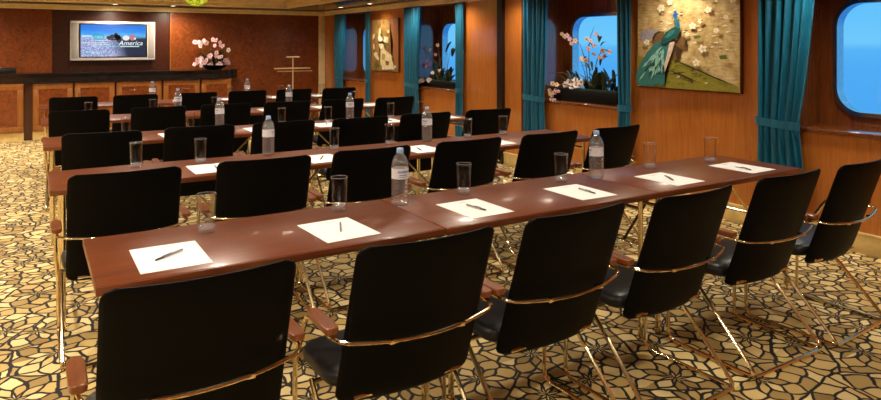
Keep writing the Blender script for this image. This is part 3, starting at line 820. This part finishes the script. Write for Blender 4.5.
def stroke(x0, y0, x1, y1, w):
    dx, dy = x1 - x0, y1 - y0; L = math.hypot(dx, dy); nx, ny = -dy / L * w, dx / L * w
    return [pk(x0 + nx * .3, y0 + ny * .3), pk((x0 + x1) / 2 + nx, (y0 + y1) / 2 + ny), pk(x1, y1), pk((x0 + x1) / 2 - nx, (y0 + y1) / 2 - ny), pk(x0 - nx * .3, y0 - ny * .3)]
# colours: 0 olive grass 1 dark brown 2 rock 3 teal dark 4 teal mid 5 aqua 6 blue 7 cream 8 pink white 9 lilac 10 green 11 red 12 dark outline
PC = [simple('paint_%d' % i, lin(*c), .5, var=.2, nscale=45) for i, c in enumerate([(142, 134, 40), (66, 46, 22), (112, 84, 48), (20, 74, 72), (46, 116, 112), (140, 196, 182), (16, 84, 150), (240, 226, 190), (212, 188, 170), (158, 150, 160), (86, 110, 34), (170, 56, 40), (30, 30, 20)])]
SH = []
SH += [(9, P(40, 130, 70, 112, 120, 118, 135, 140, 90, 160, 50, 165))]
for k in range(60):
    x = rnd.uniform(120, 430); y = rnd.uniform(-24, 210); SH.append((rnd.choice((7, 8, 2, 7)), P(x, y, x + rnd.uniform(6, 20), y - 1, x + rnd.uniform(6, 18), y + rnd.uniform(2, 5), x + 1, y + 4)))
SH += [(0, P(33, 222, 70, 232, 150, 225, 200, 245, 255, 262, 320, 298, 380, 325, 437, 348, 437, 368, 33, 349))]
for k in range(50):
    x = rnd.uniform(40, 330); y = rnd.uniform(265, 345); SH.append((rnd.choice((10, 1, 0, 7, 10)), P(x, y, x + rnd.uniform(6, 22), y - rnd.uniform(2, 8), x + rnd.uniform(8, 26), y + 3)))
SH += [(2, P(102, 150, 112, 132, 130, 123, 152, 126, 158, 145, 140, 168, 112, 178)), (1, P(102, 150, 112, 132, 130, 123, 140, 127, 118, 140, 108, 168)),
       (2, P(200, 172, 215, 152, 235, 150, 250, 168, 246, 192, 226, 200, 218, 232, 198, 250, 186, 222)), (1, P(235, 150, 250, 168, 246, 192, 236, 190, 240, 168)), (1, P(198, 180, 226, 200, 218, 232, 206, 240))]
SH += [(12, stroke(200, 245, 330, 302, 3)), (12, stroke(300, 290, 434, 347, 3)), (1, stroke(180, 285, 300, 335, 4)), (12, stroke(180, 300, 250, 290, 3))]
for (x, y, r) in ((140, 30, 18), (178, 8, 14), (270, 108, 16), (308, 200, 18), (285, 254, 17), (330, 48, 15), (418, 15, 14), (80, 168, 15), (250, 140, 10), (360, 130, 12), (300, 90, 11), (395, 80, 10)):
    for q in petals(x, y, r): SH.append((7, q))
    SH.append((8, blob(x, y, r * .25)))
SH += [(10, P(370, 228, 395, 224, 400, 240, 376, 242)), (10, P(275, 150, 305, 148, 300, 158, 280, 160)), (11, blob(308, 88, 4)), (11, blob(338, 60, 3)), (11, blob(240, 95, 3))]
SH += [(4, P(150, 160, 196, 160, 188, 205, 172, 255, 160, 300, 158, 345, 118, 340, 112, 349, 40, 344, 33, 322, 36, 288, 52, 255, 80, 212, 112, 178))]
for k in range(70):
    a = k / 69; tx = 36 + a * 122 + rnd.uniform(-4, 4); ty = 318 + rnd.uniform(-30, 24) - 10 * (1 - a); s0 = rnd.uniform(.1, .75); s1 = min(1, s0 + rnd.uniform(.12, .3))
    x0, y0 = 165 - 10 * a, 172
    SH.append((rnd.choice((3, 5, 5, 3, 5)), stroke(x0 + (tx - x0) * s0, y0 + (ty - y0) * s0, x0 + (tx - x0) * s1, y0 + (ty - y0) * s1, rnd.uniform(3, 6.5))))
SH += [(8, P(182, 172, 204, 168, 192, 210, 176, 255, 162, 290, 160, 262, 172, 215))]
SH += [(3, P(146, 172, 150, 152, 166, 130, 190, 114, 206, 106, 224, 112, 226, 130, 212, 152, 186, 164, 164, 178)), (4, P(160, 150, 185, 125, 205, 120, 200, 135, 175, 152)),
       (4, P(205, 108, 224, 114, 224, 96, 216, 78, 212, 66, 200, 70, 204, 86)), (6, blob(205, 62, 11, 12)), (6, P(198, 50, 204, 44, 212, 48, 212, 56)), (6, P(210, 82, 222, 96, 222, 112, 212, 104)), (8, P(214, 62, 222, 66, 214, 68)), (12, blob(208, 60, 2, 6))]
painting('painting', 'large gold painting of a peacock among blossoms on the cherry panel', 4.56, 3.46, 1.10, 1.98, M['gold_leaf'], PC, SH, M['dark_wood'])
def pk(x, y): return ((x - 68) / 197, (370 - y) / 340)
S2 = []
S2 += [(2, P(205, 30, 265, 30, 265, 345, 220, 330, 232, 200))]
for k in range(40):
    x = rnd.uniform(70, 215); y = rnd.uniform(35, 340); S2.append((rnd.choice((1, 0, 1)), P(x, y, x + rnd.uniform(6, 18), y + 2, x + rnd.uniform(4, 14), y + rnd.uniform(10, 26))))
S2 += [(3, P(128, 92, 140, 86, 142, 120, 132, 150, 122, 140)), (4, P(118, 148, 140, 138, 156, 160, 150, 182, 126, 172)), (3, P(165, 140, 198, 148, 200, 186, 172, 184)), (3, P(192, 102, 206, 100, 206, 122, 192, 120)),
       (3, P(78, 132, 96, 120, 94, 150, 78, 166)), (3, P(82, 196, 94, 190, 94, 228, 84, 226)), (3, P(84, 262, 98, 246, 112, 258, 130, 288, 124, 304, 100, 282)),
       (5, P(120, 178, 158, 172, 176, 186, 160, 196, 130, 190)), (3, P(124, 190, 160, 190, 172, 230, 196, 248, 232, 272, 222, 284, 238, 330, 226, 356, 160, 360, 138, 320, 132, 270, 140, 236)),
       (1, P(150, 250, 176, 262, 170, 300, 152, 296)), (0, P(176, 300, 206, 306, 200, 330, 180, 330)), (6, P(92, 330, 120, 318, 134, 340, 110, 352)), (6, P(140, 120, 158, 122, 156, 138, 142, 136)), (6, P(168, 198, 184, 200, 180, 218, 168, 214))]
for (x, y, r) in ((160, 352, 12), (185, 350, 12), (210, 346, 13), (235, 348, 12), (248, 336, 10), (175, 170, 14), (150, 215, 14), (200, 270, 14), (110, 255, 9)):
    for q in petals(x, y, r): S2.append((4, q))
C2 = [simple('blossom_paint_%d' % i, lin(*c), .5, var=.18, nscale=45) for i, c in enumerate([(126, 92, 44), (182, 150, 92), (168, 104, 58), (236, 216, 160), (246, 238, 214), (60, 44, 24), (88, 104, 34)])]
painting('painting', 'small tan painting with cream blossoms between two teal curtains', 10.55, 9.57, 1.065, 1.935, M['tan_canvas'], C2, S2, M['dark_wood'])

# ------------------------------------------------------------------ orchids
def petal_pts(mb, c, d, up, L, Wd):
    side = d.cross(up).normalized(); q = []
    for s_, w_, h_ in ((.05, 0, 0), (.4, .8, .10), (.75, .9, .06), (1, 0, -.06), (.75, -.9, .06), (.4, -.8, .10)):
        q.append(c + d * (L * s_) + side * (Wd * w_) + up * (L * h_))
    v = [mb.bm.verts.new(p) for p in q]
    f = [mb.bm.faces.new((v[0], v[1], v[5])), mb.bm.faces.new((v[1], v[2], v[4], v[5])), mb.bm.faces.new((v[2], v[3], v[4]))]
    mb._mark(f)
def blossom(parent, pos, facing, r, mat):
    m = MB(); c = Vector(pos); n = Vector(facing).normalized(); a0 = random.uniform(0, 6)
    x = n.orthogonal().normalized(); y = n.cross(x)
    for k in range(5):
        a = a0 + 2 * PI * k / 5; petal_pts(m, c, (x * math.cos(a) + y * math.sin(a) + n * .15).normalized(), n, r, r * .42)
    m.mi = 1
    m.tube([c - n * r * .05, c + n * r * .12, c + n * r * .32], [r * .16, r * .2, r * .06], 6)
    return m.build('blossom', [mat, M['flower_heart']], parent, angle=180)
def leaf_blade(mb, base, tip, sag, Wd):
    base, tip = Vector(base), Vector(tip); d = tip - base; side = d.cross(Vector((0, 0, 1)))
    if side.length < 1e-4: side = Vector((0, 1, 0))
    side.normalize()
    def f(u, v):
        t_ = v; c = base + d * t_ + Vector((0, 0, sag * 4 * t_ * (1 - t_)))
        w_ = Wd * math.sin(PI * min(1, t_ * .93 + .07)) ** .7
        return c + side * (w_ * (u - .5) * 2) + Vector((0, 0, .25 * w_ * abs(u - .5) * 2))
    mb.grid(f, 4, 9)
def curve(p, n=14):
    p = [Vector(q) for q in p]; out = []
    P_ = [p[0] * 2 - p[1]] + p + [p[-1] * 2 - p[-2]]
    for i in range(1, len(P_) - 2):
        for k in range(n):
            t_ = k / n; a, b_, c, d = P_[i - 1:i + 3]
            out.append(.5 * ((2 * b_) + (c - a) * t_ + (a * 2 - b_ * 5 + c * 4 - d) * t_ * t_ + (b_ * 3 - a - c * 3 + d) * t_ ** 3))
    return out + [p[-1]]
def arrangement(name, label, origin, pot_fn, stems, blooms, leaves, rad=.036):
    t = thing(name, label, 'flowers', origin); O = Vector(origin)
    pot_fn(t)
    for st in stems:
        pts = curve([Vector(q) - O for q in st], 8); n = len(pts)
        MB().tube(pts, [.006 - .004 * i / n for i in range(n)], 6).build('stem', M['stem'], t)
    for (pos, mt, k) in blooms:
        f = Vector((-.8 + random.uniform(-.4, .4), -.8 + random.uniform(-.4, .4), random.uniform(-.2, .5)))
        blossom(t, Vector(pos) - O, f, rad * k * random.uniform(.85, 1.15), M[mt])
    for (b_, tp, sag, wd, mt) in leaves:
        m = MB(); leaf_blade(m, Vector(b_) - O, Vector(tp) - O, sag, wd); o = m.build('leaf', M[mt], t, angle=180)
        o.modifiers.new('thick', 'SOLIDIFY').thickness = .002
    return t
# bay 3: long black trough, tall orchid spray and drooping white blossoms
def trough(l, d, h):
    def f(t):
        m = MB(); m.bb(-d / 2, d / 2, -l / 2, l / 2, 0, h, .008, 2); m.build('planter', M['ceramic'], t)
        s_ = MB(); s_.bb(-d / 2 + .02, d / 2 - .02, -l / 2 + .02, l / 2 - .02, h - .005, h + .012); s_.build('moss', M['leaf'], t)
    return f
b3 = [(5.85, 1.63), (5.80, 1.60), (5.75, 1.61), (5.70, 1.57), (5.67, 1.52), (5.62, 1.55), (5.45, 1.57), (5.38, 1.55), (5.33, 1.50), (5.19, 1.44), (5.12, 1.43), (5.22, 1.38), (5.26, 1.36), (5.57, 1.35), (5.51, 1.34), (5.45, 1.33), (5.34, 1.40), (5.30, 1.62), (5.41, 1.46)]
bl = [((5.24 + random.uniform(-.03, .03), y, z), random.choice(('petal_cream', 'petal_cream', 'petal_pink')), 1) for y, z in b3]
bl += [((5.18, y, z), 'petal_white', 1.5) for y, z in ((5.67, 1.08), (5.57, 1.11), (5.51, 1.06), (5.62, 1.04), (5.56, 1.05), (5.48, 1.09), (5.74, 1.05))]
bl += [((5.09, y, z), random.choice(('petal_cream', 'petal_pink')), .95) for y, z in ((5.85, 1.06), (5.80, .99), (5.9, .98), (5.89, .94), (5.78, 1.05), (5.86, .92), (5.82, .96), (5.75, .98), (5.87, .88), (5.82, .87))]
stems = [[(5.27, 5.42, 1.0), (5.26, 5.44, 1.3), (5.25, 5.42, 1.55), (5.24, 5.34, 1.70)], [(5.27, 5.45, 1.0), (5.25, 5.5, 1.35), (5.24, 5.62, 1.56), (5.24, 5.86, 1.63)],
         [(5.28, 5.38, 1.0), (5.26, 5.33, 1.3), (5.25, 5.22, 1.44), (5.25, 5.08, 1.42)], [(5.27, 5.46, 1.0), (5.25, 5.5, 1.2), (5.25, 5.58, 1.36)],
         [(5.22, 5.55, 1.0), (5.12, 5.7, 1.06), (5.09, 5.80, .99), (5.09, 5.87, .87)], [(5.25, 5.2, 1.0), (5.24, 5.05, 1.15), (5.24, 4.92, 1.26)], [(5.2, 5.6, 1.02), (5.15, 5.7, 1.18), (5.12, 5.95, 1.17)]]
lv = []
for k in range(40):
    y = random.uniform(5.0, 5.75); a = random.uniform(-1, 1); h = random.uniform(.06, .26)
    lv.append(((5.27, y, 1.0), (5.25 + random.uniform(-.12, .1), y + a * .2, 1.0 + h), random.uniform(.0, .06), random.uniform(.014, .03), random.choice(('leaf', 'leaf', 'leaf_olive'))))
for k in range(14):
    y = random.uniform(5.25, 5.5); z = random.uniform(1.2, 1.6); lv.append(((5.25, y, z), (5.25 + random.uniform(-.08, .06), y + random.uniform(-.14, .14), z + random.uniform(-.02, .1)), .02, .014, random.choice(('leaf', 'leaf_olive'))))
lv.append(((5.27, 5.28, 1.01), (5.24, 5.22, 1.21), .03, .075, 'leaf')); lv.append(((5.27, 5.34, 1.01), (5.22, 5.4, 1.2), .03, .06, 'leaf'))
arrangement('orchid_planter', 'black trough of cream orchids on the window sill left of the peacock painting', (5.27, 5.45, SILL), trough(1.05, .24, .135), stems, bl, lv, .029)
# bay 2
b2 = [((5.22, 9.0, 1.46), 'petal_cream', .8), ((5.22, 8.91, 1.27), 'petal_pink', .9), ((5.2, 8.97, 1.19), 'petal_purple', 1.1), ((5.2, 8.90, 1.17), 'petal_pink', 1.1), ((5.22, 8.84, 1.20), 'petal_purple', 1), ((5.22, 8.82, 1.43), 'petal_cream', .8), ((5.22, 8.95, 1.38), 'petal_cream', .8),
      ((5.14, 9.0, .94), 'petal_white', 1.4), ((5.14, 8.92, .96), 'petal_white', 1.3), ((5.16, 8.75, .97), 'petal_white', 1.1), ((5.22, 8.6, 1.5), 'petal_cream', .8), ((5.2, 8.5, 1.12), 'petal_pink', .9), ((5.2, 8.72, 1.08), 'petal_white', .9), ((5.22, 8.66, 1.36), 'petal_pink', .8)]
stems = [[(5.28, 8.55, .95), (5.26, 8.6, 1.25), (5.24, 8.62, 1.5), (5.22, 8.56, 1.62)], [(5.28, 8.6, .95), (5.25, 8.75, 1.25), (5.22, 8.95, 1.4), (5.22, 9.02, 1.47)], [(5.27, 8.62, .95), (5.22, 8.8, 1.15), (5.2, 8.98, 1.19)], [(5.22, 8.6, .95), (5.15, 8.85, .99), (5.13, 9.02, .93)], [(5.28, 8.5, .95), (5.26, 8.38, 1.2), (5.25, 8.3, 1.4)]]
lv = []
for k in range(34):
    y = random.uniform(8.25, 8.75); z = random.choice((.95, .95, random.uniform(1.0, 1.45))); h = random.uniform(.06, .24)
    lv.append(((5.27, y, z), (5.25 + random.uniform(-.1, .08), y + random.uniform(-.18, .18), z + h), random.uniform(0, .05), random.uniform(.014, .035), random.choice(('leaf', 'leaf', 'leaf_olive'))))
arrangement('orchid_planter', 'low black dish of purple and white orchids in the farther window bay', (5.27, 8.52, SILL), trough(.96, .22, .09), stems, b2, lv, .036)
# television wall arrangement
tv = [(2.48, 1.56), (2.52, 1.55), (2.58, 1.56), (2.62, 1.55), (2.68, 1.54), (2.58, 1.49), (2.8, 1.6), (2.88, 1.59), (2.92, 1.55), (2.85, 1.49), (2.97, 1.48), (2.58, 1.27), (2.62, 1.25), (2.54, 1.21), (2.49, 1.16), (2.69, 1.23), (2.59, 1.2), (2.78, 1.16), (2.92, 1.11), (2.97, 1.14), (3.07, 1.19), (2.6, 1.11), (2.65, 1.10), (2.76, 1.10), (2.8, 1.12), (2.78, 1.28), (2.86, 1.36), (3.08, 1.41), (2.64, 1.58), (2.94, 1.50), (2.53, 1.24), (2.65, 1.19), (2.88, 1.14), (3.03, 1.22), (2.52, 1.19)]
tv += [(random.uniform(2.72, 3.1), random.uniform(1.14, 1.32)) for k in range(12)]
bl = [((x, 12.48 + random.uniform(-.08, .05), max(z, 1.135)), random.choice(('petal_pink', 'petal_white', 'petal_pink')) if z > 1.15 else 'petal_white', 1.1) for x, z in tv]
stems = [[(2.82, 12.55, 1.1), (2.75, 12.55, 1.4), (2.62, 12.5, 1.57), (2.47, 12.46, 1.56)], [(2.83, 12.55, 1.1), (2.8, 12.55, 1.45), (2.86, 12.5, 1.6), (2.98, 12.46, 1.47)], [(2.8, 12.55, 1.1), (2.7, 12.5, 1.26), (2.58, 12.48, 1.27), (2.48, 12.45, 1.15)], [(2.85, 12.55, 1.1), (2.95, 12.52, 1.3), (3.1, 12.48, 1.42)], [(2.85, 12.55, 1.1), (2.95, 12.5, 1.16), (3.08, 12.46, 1.2)]]
lv = []
for k in range(44):
    x = random.uniform(2.65, 3.0); z = random.uniform(1.09, 1.3); lv.append(((x, 12.55, z), (x + random.uniform(-.18, .22), 12.52 + random.uniform(-.12, .1), max(1.09, z + random.uniform(-.03, .2))), random.uniform(0, .05), random.uniform(.015, .035), random.choice(('leaf', 'leaf', 'leaf_olive'))))
def bowl(t):
    MB().lathe([(.10, 0), (.12, .004), (.20, .04), (.235, .075), (.225, .075), (.18, .045), (.02, .03)], n=28).build('bowl', M['ceramic'], t)
arrangement('orchid_bowl', 'wide dark bowl of pink and white orchids at the counter end', (2.84, 12.54, 1.063), bowl, stems, bl, lv, .042)
